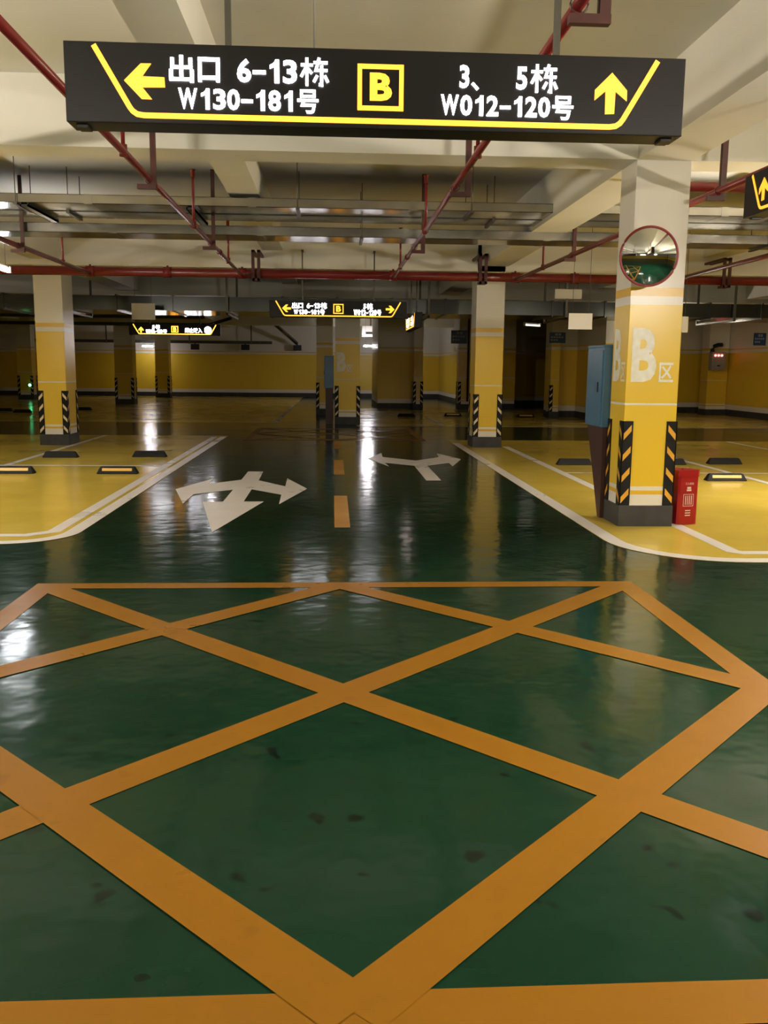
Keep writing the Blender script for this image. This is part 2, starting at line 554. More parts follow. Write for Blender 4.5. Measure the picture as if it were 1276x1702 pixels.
def box_junction(x0, x1, y0, y1, w, label):
    mb = MB()
    for r in ((x0, x1, y0, y0 + w), (x0, x1, y1 - w, y1), (x0, x0 + w, y0 + w, y1 - w), (x1 - w, x1, y0 + w, y1 - w)):
        mb.poly([(r[0], r[2]), (r[1], r[2]), (r[1], r[3]), (r[0], r[3])], 0, Z1)
    cx, cy = (x0 + x1) / 2, (y0 + y1) / 2
    h = w / 2
    a0, a1, b0, b1 = x0 + h, x1 - h, y0 + h, y1 - h
    zz = Z1 + 0.0006
    lines = [((a0, b0), (a1, b1)), ((a0, b1), (a1, b0)), ((cx, b0), (a1, cy)), ((a1, cy), (cx, b1)), ((cx, b1), (a0, cy)), ((a0, cy), (cx, b0))]
    for i, (p, q) in enumerate(lines):
        mb.poly(strip([p, q], w * 1.13), 0, zz + 0.0003 * i)
    return mark('box_junction_marking', mb, M['yellow_line'], label)


box_junction(-2.04, 2.14, 1.83, 6.21, 0.15, 'orange crossed box marking on the green floor nearest the viewer')
box_junction(-1.86, 1.95, 18.75, 22.45, 0.15, 'worn orange crossed box marking where the lanes meet far back')

arrow_left = [(-1.221, 13.03), (-1.221, 12.06), (-1.60, 11.62), (-1.605, 12.20), (-1.93, 11.10), (-1.648, 9.91), (-1.643, 10.66), (-1.225, 11.06), (-1.228, 10.07), (-1.454, 10.06),
              (-1.10, 8.16), (-0.772, 10.08), (-0.998, 10.08), (-1.0, 11.10), (-0.611, 10.63), (-0.592, 9.876), (-0.319, 11.17), (-0.619, 12.23), (-0.604, 11.40), (-0.985, 12.0), (-1.003, 13.03)]
mark('lane_arrow', MB().poly(arrow_left, 0, Z2), M['white_line'], 'white three-headed lane arrow pointing towards the viewer')
arrow_right = [(0.58, 14.98), (0.862, 15.98), (0.845, 15.25), (1.362, 14.68), (1.80, 15.25), (1.846, 15.98), (2.139, 14.92), (1.853, 13.82), (1.855, 14.30), (1.468, 13.88),
               (1.464, 12.03), (1.259, 12.03), (1.262, 13.88), (0.83, 14.30), (0.864, 13.75)]
mark('lane_arrow', MB().poly(arrow_right, 0, Z2), M['white_line'], 'white two-headed lane arrow with one stem')


# ================================================================ PILLARS
def guard_mesh(sx, sy, px, py, z0=0.205, z1=1.02, leg=0.092, t=0.012, pale=False):
    """Rubber corner guard round the corner (px, py); sx, sy point outward from the pillar."""
    mb = MB()
    mb.box(min(px + sx * t, px - sx * leg), max(px + sx * t, px - sx * leg), min(py, py + sy * t), max(py, py + sy * t), z0, z1, 0, 0.003)
    mb.box(min(px, px + sx * t), max(px, px + sx * t), min(py + sy * t, py - sy * leg), max(py + sy * t, py - sy * leg), z0, z1, 0, 0.003)
    n = 4
    pitch = (z1 - z0) / n
    e = 0.0012
    for k in range(n):
        zc = z0 + pitch * (k + 0.36)
        h, rise = 0.062, 0.085
        # slanted bars rising away from the corner on both faces
        yy = py + sy * (t + e)
        a, b = px - sx * 0.002, px - sx * (leg - 0.016)
        mb.add([(a, yy, zc - h / 2 - 0.02), (b, yy, zc - h / 2 - 0.02 + rise), (b, yy, zc + h / 2 - 0.02 + rise), (a, yy, zc + h / 2 - 0.02)], [[0, 1, 2, 3]], 1)
        xx = px + sx * (t + e)
        a, b = py - sy * 0.002, py - sy * (leg - 0.016)
        mb.add([(xx, a, zc - h / 2 - 0.02), (xx, b, zc - h / 2 - 0.02 + rise), (xx, b, zc + h / 2 - 0.02 + rise), (xx, a, zc + h / 2 - 0.02)], [[0, 1, 2, 3]], 1)
    return mb


def pillar(x0, x1, y0, y1, label, corners=((-1, -1), (1, -1), (-1, 1), (1, 1)), letters='', pale=False, h=SLAB_Z):
    cx, cy = (x0 + x1) / 2, (y0 + y1) / 2
    t = thing('pillar', label, 'pillar', (cx, cy, 0))
    hx, hy = (x1 - x0) / 2, (y1 - y0) / 2
    MB().box(-hx, hx, -hy, hy, 0.0, h, 0, 0.006).build('shaft', M['pillar'], t)
    MB().box(-hx - 0.014, hx + 0.014, -hy - 0.014, hy + 0.014, 0, 0.205, 0, 0.006).build('plinth', M['plinth'], t)
    for sx, sy in corners:
        guard_mesh(sx, sy, sx * hx, sy * hy).build('corner_guard', [M['rubber'], M['pale_stripe'] if pale else M['stripe']], t)
    W = x1 - x0
    if 'f' in letters:
        mb = MB()
        word(mb, 'B', -hx + 0.045, -hx + 0.285, 1.392, 1.895, -hy - 0.002, 0.035)
        word(mb, '区', -hx + 0.315, -hx + 0.455, 1.392, 1.575, -hy - 0.002, 0.018)
        mb.build('zone_lettering', M['stencil'], t)
    if 'l' in letters:
        mb = MB()
        mt = Matrix.Translation((-hx, 0, 0)) @ Matrix.Rotation(-math.pi / 2, 4, 'Z')
        word(mb, 'B', -hy + 0.05, -hy + 0.27, 1.392, 1.895, -0.002, 0.035, 0, mt)
        word(mb, '区', -hy + 0.29, -hy + 0.42, 1.392, 1.575, -0.002, 0.012, 0, mt)
        mb.build('zone_lettering', M['stencil'], t)
    return t


pillar(2.775, 3.285, 8.495, 8.945, 'tall yellow pillar with a round mirror and the letter B, nearest the viewer', letters='fl')
pillar(-5.495, -4.98, 17.32, 18.0, 'yellow pillar standing in the left bays behind a black wheel stop', corners=((-1, -1), (1, -1), (-1, 1), (1, 1)), pale=True)
pillar(2.70, 3.235, 17.25, 17.85, 'yellow pillar at the far end of the white right bay line', pale=True)
pillar(0.06, 0.71, 24.05, 24.65, 'dim yellow pillar with letter B beyond the centre dashes', letters='f', pale=True)
pillar(-0.52, 0.0, 28.85, 29.4, 'shadowed yellow pillar just behind the dim letter B pillar', pale=True)
pillar(-8.45, -7.75, 35.9, 36.5, 'shadowed grey-brown pillar under the left end of the distant lit sign', pale=True)
pillar(-8.45, -7.8, 44.0, 44.6, 'shadowed slim pillar against the far yellow wall', pale=True)
pillar(-13.6, -12.98, 40.2, 40.8, 'dark far pillar mostly hidden behind the left bay pillar', pale=True)
pillar(2.93, 3.27, 33.0, 33.58, 'narrow striped pillar at the right corner of the far yellow block', pale=True)
pillar(4.62, 5.12, 33.3, 33.9, 'far pillar carrying a blue sign, left of the white line pillar', pale=True)
pillar(6.35, 6.85, 34.0, 34.6, 'far shadowed pillar just right of the white line pillar', corners=(), pale=True)
pillar(6.72, 7.0, 27.85, 28.33, 'striped pillar edge at the left end of the lit yellow wall return', corners=((-1, -1),), pale=True)
pillar(12.75, 13.44, 30.4, 31.0, 'lit yellow pillar with a grey control box, far right', corners=())


# ================================================================ HANGING LIGHT SIGNS
UP_ARROW = [(0, 0.079), (0.0655, 0.011), (0.066, -0.030), (0.017, 0.007), (0.0155, -0.081), (-0.0225, -0.083), (-0.0245, 0.007), (-0.069, -0.030), (-0.069, 0.011)]


def rot_arrow(d):
    f = {'up': lambda a, b: (a, b), 'left': lambda a, b: (-b, a), 'right': lambda a, b: (b, -a)}[d]
    return [f(a, b) for a, b in UP_ARROW]


def light_sign(label, loc, rotz, left, right, rods, depth=0.15, group=None, hook=0.0, power=1.0):
    white = glow_mat('sign_white_light', (0.93, 0.93, 1.0, 1), SIGN_WHITE * power)
    amber = glow_mat('sign_yellow_light', (1.0, 0.42, 0.03, 1), SIGN_YELLOW * power)
    t = thing('hanging_sign', label, 'sign', loc, rotz, group)
    W, Hh = 2.531, 0.306
    hb = MB().box(-W / 2, W / 2, 0, depth, 0, Hh, 0, 0.004)
    hb.box(-W / 2 + 0.03, -W / 2 + 0.075, depth * 0.25, depth * 0.75, -0.012, 0.002, 0)
    hb.box(W / 2 - 0.075, W / 2 - 0.03, depth * 0.25, depth * 0.75, -0.012, 0.002, 0)
    hb.build('housing', M['sign_black'], t)
    pts = [(-1.146, 0.292), (-1.012, 0.062)] + [(-1.0, 0.046), (-0.982, 0.034), (-0.955, 0.030)] + [(0.955, 0.030)] + [(0.982, 0.034), (1.0, 0.046), (1.012, 0.062), (1.146, 0.292)]
    MB().slab(strip(pts, 0.021), -0.004, 0.0).build('light_strip', amber, t)
    # middle: framed zone letter
    fr = MB()
    fr.slab(strip([(-0.084, 0.080), (-0.084, 0.240), (0.086, 0.240)], 0.018), -0.004, 0.0)
    fr.slab(strip([(0.086, 0.249), (0.086, 0.080), (-0.093, 0.080)], 0.018), -0.004, 0.0)
    word(fr, 'B', -0.043, 0.048, 0.108, 0.216, -0.005, 0.045)
    fr.build('zone_letter', amber, t)

    def arrow(d, u, v, k=1.0):
        MB().slab([(u + a * k, v + b * k) for a, b in rot_arrow(d)], -0.004, 0.0).build('direction_arrow', amber, t)

    def text(items):
        mb = MB()
        for s, u0, u1, v0, v1, bold in items:
            if s == 'disc':
                mb.slab([((u0 + u1) / 2 + (u1 - u0) / 2 * math.cos(a * 0.2618), (v0 + v1) / 2 + (v1 - v0) / 2 * math.sin(a * 0.2618)) for a in range(24)], -0.004, 0)
            elif s == '栋':
                strokes(mb, DONG, u0, u1, v0, v1, 0.0115)
            elif s[0] in 'W0123456789':
                number(mb, s, u0, u1, v0, v1, -0.005, 0.03)
            else:
                word(mb, s, u0, u1, v0, v1, -0.005, bold)
        mb.build('lettering', white, t)

    for a in left['arrow'] + right['arrow']:
        arrow(*a)
    text(left['text'])
    text(right['text'])
    if hook:
        for (u, top, r) in rods:
            MB().box(u - 0.02, u + 0.02, depth / 2 - 0.02, hook, top - loc[2] - 0.03, top - loc[2]).build('wall_hook', M['rod'], t)
    for (u, top, r) in rods:
        if r > 0.008:
            MB().box(u - r, u + r, depth / 2 - r, depth / 2 + r, Hh, top - loc[2]).build('hanger_rod', M['rod'], t)
        else:
            MB().tube([(u, depth / 2, Hh), (u, depth / 2, top - loc[2])], r, 6).build('hanger_rod', M['wire'], t)
    return t


EXIT_L = dict(arrow=[('left', -0.951, 0.161)], text=[('出', -0.850, -0.752, 0.158, 0.262, 0.025), ('口', -0.735, -0.648, 0.162, 0.256, 0.03), ('6-13', -0.582, -0.335, 0.165, 0.255, 0.06), ('栋', -0.325, -0.212, 0.158, 0.266, 0.016),
                                                     ('W130-181', -0.820, -0.345, 0.058, 0.138, 0.048), ('号', -0.338, -0.252, 0.052, 0.144, 0.022)])
FIVE_R = [('3', 0.322, 0.366, 0.166, 0.255, 0.06), ('、', 0.372, 0.405, 0.158, 0.190, 0.02), ('5', 0.556, 0.606, 0.166, 0.255, 0.06), ('栋', 0.618, 0.728, 0.156, 0.266, 0.016),
          ('W012-120', 0.245, 0.705, 0.060, 0.140, 0.048), ('号', 0.712, 0.800, 0.052, 0.146, 0.022)]
light_sign('large black lit sign with arrows, nearest, hanging over the lane', (0.1925, 3.9, 2.469), 0.0,
           EXIT_L, dict(arrow=[('up', 0.957, 0.163)], text=FIVE_R), ((-0.62, SLAB_Z, 0.0125), (0.738, SLAB_Z, 0.0125), (-0.27, SLAB_Z, 0.004)))
light_sign('middle-distance lit sign with left and right arrows, under the red header pipe', (0.10, 17.0, 2.405), 0.0,
           EXIT_L, dict(arrow=[('right', 0.957, 0.161)], text=[('5', 0.46, 0.51, 0.166, 0.255, 0.06), ('栋', 0.522, 0.632, 0.156, 0.266, 0.016), ('W012-120', 0.28, 0.705, 0.050, 0.150, 0.06), ('号', 0.712, 0.79, 0.050, 0.150, 0.034)]),
           ((-0.66, 3.62, 0.012), (0.66, 3.62, 0.012)), hook=0.252, power=0.85)
light_sign('distant lit sign with a white disc, hanging over the far left bays', (-4.42, 26.0, 2.35), 0.0,
           dict(arrow=[('up', -0.93, 0.14)], text=[('5', -0.62, -0.55, 0.17, 0.265, 0.06), ('栋', -0.53, -0.41, 0.17, 0.275, 0.016), ('W012-120', -0.80, -0.34, 0.05, 0.15, 0.06), ('号', -0.33, -0.22, 0.05, 0.15, 0.02)]),
           dict(arrow=[], text=[('禁止驶入', 0.28, 0.76, 0.07, 0.20, 0.02), ('disc', 0.82, 1.02, 0.045, 0.245, 0)]), ((-0.7, SLAB_Z, 0.012), (0.7, SLAB_Z, 0.012)), power=2.6)
light_sign('lit sign seen at an angle beside the mirror pillar', (3.13, 5.73, 2.652), -math.pi / 2,
           dict(arrow=[('up', -0.95, 0.163)], text=FIVE_R and [('W012-120', -0.80, -0.34, 0.06, 0.15, 0.06), ('号', -0.33, -0.25, 0.05, 0.15, 0.02)]),
           dict(arrow=[('right', 0.957, 0.161)], text=FIVE_R), ((-0.62, 3.401, 0.0125), (0.738, 3.401, 0.0125)), power=0.55)
light_sign('small far lit sign turned sideways to the lane, right of the middle-distance sign', (1.70, 20.27, 2.345), -math.pi / 2,
           EXIT_L, dict(arrow=[('right', 0.957, 0.161)], text=FIVE_R), ((-0.62, SLAB_Z, 0.012), (0.738, SLAB_Z, 0.012)))


# ================================================================ CONVEX MIRROR
def convex_mirror(loc, rotz, tilt):
    t = thing('convex_mirror', 'round convex traffic mirror with a red rim on the nearest pillar', 'mirror', loc, rotz)
    t.rotation_euler = (tilt, 0, rotz)
    Rr, sag, rings, seg = 0.255, 0.062, 14, 48
    rad = (Rr * Rr + sag * sag) / (2 * sag)
    vs, fs = [(0, -sag, 0)], []
    for i in range(1, rings + 1):
        r = Rr * i / rings
        d = math.sqrt(rad * rad - r * r) - (rad - sag)
        for k in range(seg):
            a = 2 * math.pi * k / seg
            vs.append((r * math.cos(a), -d, r * math.sin(a)))
    for k in range(seg):
        fs.append([0, 1 + (k + 1) % seg, 1 + k])
    for i in range(rings - 1):
        for k in range(seg):
            a, b = 1 + i * seg + k, 1 + i * seg + (k + 1) % seg
            fs.append([a, b, b + seg, a + seg])
    MB().add(vs, fs, 0, True).build('mirror_face', M['mirror'], t)
    rim = MB()
    ring = [((Rr + 0.004) * math.cos(2 * math.pi * k / 48), 0.0, (Rr + 0.004) * math.sin(2 * math.pi * k / 48)) for k in range(49)]
    rim.tube(ring, 0.011, 8, cap=False)
    rim.build('rim', M['mirror_rim'], t)
    bk = MB()
    vs = [(r * math.cos(2 * math.pi * k / 32), y, r * math.sin(2 * math.pi * k / 32)) for r, y in ((0.255, 0.006), (0.2, 0.034), (0.06, 0.03)) for k in range(32)]
    fs = [[j * 32 + k, j * 32 + (k + 1) % 32, (j + 1) * 32 + (k + 1) % 32, (j + 1) * 32 + k] for j in range(2) for k in range(32)] + [[64 + k for k in range(32)]]
    bk.add(vs, fs, 0, True)
    bk.build('back_shell', M['mirror_rim'], t)
    MB().tube([(0, 0.03, 0), (0.02, 0.10, 0.0), (0.10, 0.20, 0)], 0.017, 10).box(0.06, 0.16, 0.19, 0.203, -0.06, 0.06, 0, 0.003).build('bracket', M['rust_red'], t)
    return t


convex_mirror((2.862, 8.29, 2.522), math.radians(-4), math.radians(4))


# ================================================================ FIRE EXTINGUISHER BOX
def extinguisher_box(loc, rotz):
    t = thing('extinguisher_box', 'red fire extinguisher box standing beside the nearest pillar', 'extinguisher box', loc, rotz)
    w, d, h = 0.115, 0.105, 0.535
    body = MB()
    for (z0, z1, k) in ((0.0, 0.47, 0.0), (0.472, h, 0.006)):
        pts = [(-w - k, -d + 0.02 - k), (-w + 0.02, -d - k), (w - 0.02, -d - k), (w + k, -d + 0.02 - k), (w + k, d + k), (-w - k, d + k)]
        n = len(pts)
        vs = [(p[0], p[1], z0) for p in pts] + [(p[0], p[1], z1) for p in pts]
        mb = body if k == 0.0 else MB()
        mb.add(vs, [[i, (i + 1) % n, n + (i + 1) % n, n + i] for i in range(n)] + [list(range(n))[::-1], list(range(n, 2 * n))])
        lid = mb.build('body' if k == 0.0 else 'lid', M['ext_red'], t)
    pr = MB()
    word(pr, '灭火器箱', -0.045, 0.050, 0.392, 0.416, -d - 0.0015, 0.0)
    pr.box(-0.022, 0.022, -d - 0.0016, -d - 0.0006, 0.352, 0.372)
    pr.box(-0.026, 0.026, -d - 0.0016, -d - 0.0006, 0.330, 0.347)
    for a, b, c, e in ((-0.06, -0.056, 0.18, 0.30), (0.052, 0.056, 0.18, 0.30), (-0.06, 0.056, 0.18, 0.184), (-0.06, 0.056, 0.296, 0.30)):
        pr.box(a, b, -d - 0.0016, -d - 0.0006, c, e)
    for k in range(4):
        pr.box(-0.038 + k * 0.022, -0.030 + k * 0.022, -d - 0.0016, -d - 0.0006, 0.195, 0.285)
    for k in range(3):
        pr.box(-0.032, 0.028, -d - 0.0016, -d - 0.0006, 0.085 + k * 0.024, 0.094 + k * 0.024)
    pr.build('printed_panel', M['print'], t)
    hd = MB()
    hd.tube([(-0.035, -0.02, h), (-0.035, -0.02, h + 0.012), (0.035, -0.02, h + 0.012), (0.035, -0.02, h)], 0.004, 6)
    hd.build('lid_handle', M['ext_red'], lid)
    return t


extinguisher_box((3.462, 8.68, 0.0045), math.radians(14))


# ================================================================ WHEEL STOPS
def wheel_stop_source():
    t = thing('wheel_stop', None, 'wheel stop')
    L_, h, d = 0.285, 0.10, 0.075
    top, dt, dl = 0.235, 0.035, 0.0
    prof = [(-L_, -d, 0), (L_, -d, 0), (L_, d, 0), (-L_, d, 0), (-top, -dt, h), (top, -dt, h), (top, dt, h), (-top, dt, h)]
    bm = bmesh.new()
    vv = [bm.verts.new(p) for p in prof]
    for f in ((3, 2, 1, 0), (4, 5, 6, 7), (0, 1, 5, 4), (1, 2, 6, 5), (2, 3, 7, 6), (3, 0, 4, 7)):
        bm.faces.new([vv[i] for i in f])
    bmesh.ops.bevel(bm, geom=bm.edges[:], offset=0.008, segments=2, affect='EDGES')
    bm.verts.index_update()
    MB().add([v.co.copy() for v in bm.verts], [[v.index for v in f.verts] for f in bm.faces]).build('rubber_block', M['rubber'], t)
    bm.free()
    # reflective bar lying on the sloped front face
    mb = MB()
    n = Vector((0, -h, (d - dt))).normalized() * -1
    f = lambda x, s: Vector((x, -d + (d - dt) * s, h * s)) + Vector((0, -h, d - dt)).normalized() * 0.003
    mb.add([f(-0.205, 0.42), f(0.205, 0.42), f(0.205, 0.80), f(-0.205, 0.80)], [[0, 1, 2, 3]])
    mb.build('reflective_bar', M['stop_bar'], t)
    return t


stop0 = wheel_stop_source()
STOPS = [(-3.005, 12.74, 0, 'black wheel stop with an ochre bar, beside the white line of the left bays'),
         (-4.425, 12.74, 0, 'black wheel stop with an ochre bar, cut by the left edge of the photo'),
         (-3.04, 15.15, 1, 'plain black wheel stop behind the ochre-barred one near the left white line'),
         (-4.45, 15.0, 1, 'plain black wheel stop in front of the left bay pillar'),
         (3.84, 14.12, 1, 'plain black wheel stop left of the nearest pillar'),
         (5.40, 14.2, 1, 'plain black wheel stop peeking out behind the nearest pillar guard'),
         (6.38, 14.33, 1, 'plain black wheel stop at the right, behind the ochre-barred one'),
         (5.43, 12.12, 0, 'black wheel stop with an ochre bar, right of the red box'),
         (2.28, 28.1, 1, 'dark far wheel stop below the far yellow block'),
         (3.81, 28.65, 0, 'dark far wheel stop just left of the white line pillar'),
         (6.06, 28.2, 0, 'dark far wheel stop in front of the dark recess'),
         (-8.36, 30.95, 1, 'dark far wheel stop just right of the left bay pillar'),
         (-10.6, 29.9, 1, 'dark far wheel stop at the left edge behind the left bay pillar'),
         (-9.75, 29.1, 1, 'dark far wheel stop nearest the left bay pillar on its left')]
for i, (x, y, turned, lab) in enumerate(STOPS):
    o = stop0 if i == 0 else copy_tree(stop0)
    o.location = (x, y, Z1)
    o.rotation_euler = (0, 0, math.pi if turned else 0)
    tag(o, lab, 'wheel stop', 'wheel stops in the parking bays')


# ================================================================ FIRE PIPES
def bracket(parent, x, y, z, top, side=1, arm=0.16, post=0.024, off=0.09):
    """Angle-iron hanger: post down from the slab, arm under the pipe."""
    mb = MB()
    px = x + side * off
    mb.box(px - post, px + post, y - 0.012, y + 0.012, z - 0.075, top)
    mb.box(px - post, px - post + 0.008, y, y + 0.04, z - 0.075, top)
    a, b = sorted((px + side * post, px - side * arm))
    mb.box(a, b, y - 0.022, y + 0.022, z - 0.085, z - 0.045)
    mb.tube([(x + 0.04 * math.cos(k * 0.5236), y, z + 0.04 * math.sin(k * 0.5236)) for k in range(-3, 10)], 0.005, 6)
    return mb.build('hanger_bracket', M['rust_red'], parent)


def riser(parent, x, y, z, top, r=0.016):
    mb = MB()
    mb.tube([(x, y, z), (x, y, top - 0.06)], r, 8)
    mb.tube([(x, y, top - 0.14), (x, y, top - 0.06), (x, y, top - 0.055), (x, y, top - 0.05)], [r * 1.5, r * 1.5, r * 2.2, r * 2.2], 8)
    mb.tube([(x, y, z - 0.035), (x, y, z + 0.05)], r * 1.9, 10)
    return mb.build('sprinkler_riser', M['red_pipe'], parent)


def branch_pipe(label, p0, p1, r, hangers, risers, side=1, off=0.09, arm=0.16, coupl=()):
    t = thing('branch_pipe', label, 'pipe', (0, 0, 0), 0, 'red sprinkler branch pipes')
    MB().tube([p0, p1], r, 16).build('pipe_run', M['red_pipe'], t)
    at = lambda y: p0[0] + (p1[0] - p0[0]) * (y - p0[1]) / (p1[1] - p0[1])
    for y in hangers:
        bracket(t, at(y), y, p0[2], SLAB_Z, side, arm, 0.024, off)
    for y in risers:
        riser(t, at(y), y, p0[2], 3.74)
    for y in coupl:
        d = Vector((at(y + 0.08) - at(y - 0.08), 0.16, 0))
        MB().tube([(at(y) - d.x / 2, y - 0.07, p0[2]), (at(y) + d.x / 2, y + 0.07, p0[2])], r * 1.35, 16).build('coupling', M['red_pipe'], t)
    return t


PZ = 3.085
branch_pipe('red branch pipe passing behind the left end of the nearest lit sign', (-1.55, 0.5, PZ), (-1.60, 16.5, PZ), 0.028, (4.2, 8.2, 12.25), (7.2, 10.75, 14.3), 1, 0.035, 0.14, (6.2, 10.75, 13.2))
branch_pipe('red branch pipe passing behind the right part of the nearest lit sign', (1.08, 0.5, PZ), (1.07, 16.5, PZ), 0.028, (4.2, 8.25, 12.25), (7.0, 10.8, 14.75), 1, 0.115, 0.16, (5.9, 10.9, 13.4))
branch_pipe('red branch pipe passing behind the nearest pillar', (3.50, 5.0, PZ), (3.27, 16.5, PZ), 0.032, (8.2, 12.87), (14.5,), 1, 0.03, 0.14)
branch_pipe('red branch pipe at the far left, above the left bay pillar', (-4.28, 4.0, PZ), (-4.24, 16.5, PZ), 0.034, (12.87,), (14.9,), 1, 0.06, 0.16)
branch_pipe('red branch pipe at the right edge, beyond the nearest pillar', (6.03, 7.0, PZ), (6.01, 16.5, PZ), 0.034, (8.6,), (10.2,), 1, 0.06, 0.16)

t = thing('header_pipe', 'thick red header pipe crossing the whole lane in front of the pillars', 'pipe')
HY, HZ = 16.5, 3.125
MB().tube([(-14, HY, HZ), (15, HY, HZ)], 0.078, 20).build('pipe_run', M['red_pipe'], t)
for x in (-6.3, -4.24, -2.9, -1.60, 1.07, 3.27, 4.35, 6.01, 8.3):
    MB().tube([(x - 0.07, HY, HZ), (x + 0.07, HY, HZ)], 0.092, 20).tube([(x, HY, HZ + 0.08), (x, HY, HZ + 0.115)], 0.018, 8).build('coupling', M['red_pipe'], t)
for x in (-1.36, 2.66, 7.1):
    mb = MB()
    for dx in (-0.04, 0.06):
        mb.box(x + dx - 0.027, x + dx + 0.027, HY - 0.12, HY - 0.09, HZ - 0.13, 3.52)
        mb.box(x + dx - 0.027, x + dx + 0.027, HY - 0.12, 17.26, 3.48, 3.52)
    mb.box(x - 0.058, x + 0.078, HY - 0.12, HY + 0.1, HZ - 0.13, HZ - 0.085)
    mb.build('hanger_bracket', M['rust_red'], t)

t = thing('cross_pipe', 'red pipe crossing high up beyond the nearest pillar top', 'pipe')
MB().tube([(3.0, 9.42, 3.36), (14, 9.42, 3.36)], 0.048, 16).build('pipe_run', M['red_pipe'], t)
for x in (5.2, 8.6):
    MB().box(x - 0.02, x + 0.02, 9.34, 9.36, 3.28, SLAB_Z).box(x - 0.02, x + 0.02, 9.34, 9.5, 3.28, 3.305).build('hanger_bracket', M['rust_red'], t)


# ================================================================ CABLE TRAYS AND DUCT
def tray(label, x0, x1, y0, y1, z0, z1, rods, straps=(), top=SLAB_Z, thin=0.006):
    t = thing('cable_tray', label, 'cable tray')
    mb = MB()
    mb.box(x0, x1, y0, y1, z0, z0 + 0.006)
    mb.box(x0, x1, y0, y0 + 0.006, z0, z1)
    mb.box(x0, x1, y1 - 0.006, y1, z0, z1)
    mb.box(x0, x1, y0, y1, z1 - 0.006, z1)
    for k in range(int((x1 - x0) / 2.0)):
        xx = x0 + 1.0 + 2.0 * k
        mb.box(xx - 0.05, xx + 0.05, y0 - 0.003, y1 + 0.003, z0 - 0.003, z1 + 0.003)
    mb.build('trough', M['galv'], t)
    for x in rods:
        rb_ = MB()
        rb_.tube([(x, y0 - 0.03, z0 - 0.02), (x, y0 - 0.03, top)], thin, 6)
        rb_.tube([(x, y1 + 0.03, z0 - 0.02), (x, y1 + 0.03, top)], thin, 6)
        rb_.box(x - 0.02, x + 0.02, y0 - 0.06, y1 + 0.06, z0 - 0.03, z0 - 0.002)
        rb_.build('hanger_rod', M['rod'], t)
    return t


XR = (-4.1, -2.1, 1.95, 3.5, 5.6)
tray('wide galvanised cable tray, nearer of the upper pair crossing the lane', -14, 14, 11.70, 12.22, 3.455, 3.565, (-3.86, -0.44, 1.74))
tray('wide galvanised cable tray, farther of the upper pair crossing the lane', -14, 14, 12.30, 12.82, 3.455, 3.565, (-3.4, 2.12, 4.4))
tray('narrow galvanised cable tray hung lower behind the upper pair', -14, 14, 12.95, 13.50, 3.285, 3.41, (-5.7, 0.4, 6.2))
for x, lab in ((-3.75, 'dark strap bracket under the upper trays at the left end'), (-1.75, 'dark strap bracket under the upper trays behind the left branch pipe')):
    b = MB().box(-0.05, 0.05, 11.64, 12.88, 3.40, 3.425).box(-0.05, -0.035, 11.64, 12.88, 3.40, 3.45).box(0.035, 0.05, 11.64, 12.88, 3.40, 3.45)
    o = b.build('tray_bracket', M['duct'], None, (x, 0, 0))
    tag(o, lab, 'bracket', 'strap brackets under the trays')

t = thing('air_duct', 'dark wide sheet-metal air duct crossing behind the lit signs', 'air duct')
mb = MB().box(-13, 13.4, 21.2, 23.2, 2.745, 3.06)
for k in range(21):
    xx = -12.4 + 1.25 * k
    mb.box(xx - 0.02, xx + 0.02, 21.17, 23.23, 2.715, 3.09)
mb.build('duct_run', M['duct'], t)
for x in (-9.5, -6, -2.4, 2.2, 5.4, 9.4, 12):
    MB().box(x - 0.025, x + 0.025, 21.08, 21.12, 2.66, SLAB_Z).box(x - 0.025, x + 0.025, 23.28, 23.32, 2.66, SLAB_Z).box(x - 0.025, x + 0.025, 21.08, 23.32, 2.66, 2.70).build('duct_hanger', M['rod'], t)

t = thing('cable_tray', 'dark cable tray running along the far yellow wall', 'cable tray')
MB().box(-15, -3.0, 45.3, 45.7, 2.60, 2.74).build('trough', M['duct'], t)
for x in (-14, -11, -7, -4):
    MB().box(x - 0.03, x + 0.03, 45.26, 45.3, 2.58, SLAB_Z).build('hanger_rod', M['rod'], t)
for x, lab in ((-13.0, 'small dark box under the far tray, left of the far pillars'), (-6.75, 'small dark box under the far tray, right of the slim far pillar'),
               (-4.3, 'small dark box under the right end of the far tray'), (-1.75, 'small dark box below the slanted conduit by the letter B pillar')):
    t = thing('speaker_box', lab, 'box', (x, 45.4, 2.30), 0, 'dark boxes along the far wall')
    MB().box(-0.2, 0.2, -0.12, 0.12, 0, 0.27, 0, 0.01).build('case', M['dark_box'], t)
    mt = MB().box(-0.03, 0.03, -0.03, 0.03, 0.27, 0.299 if x < -3 else 0.31)
    if x > -3:
        mt.box(-0.03, 0.03, 0.10, 0.60, 0.12, 0.18)
    mt.build('mount', M['dark_box'], t)

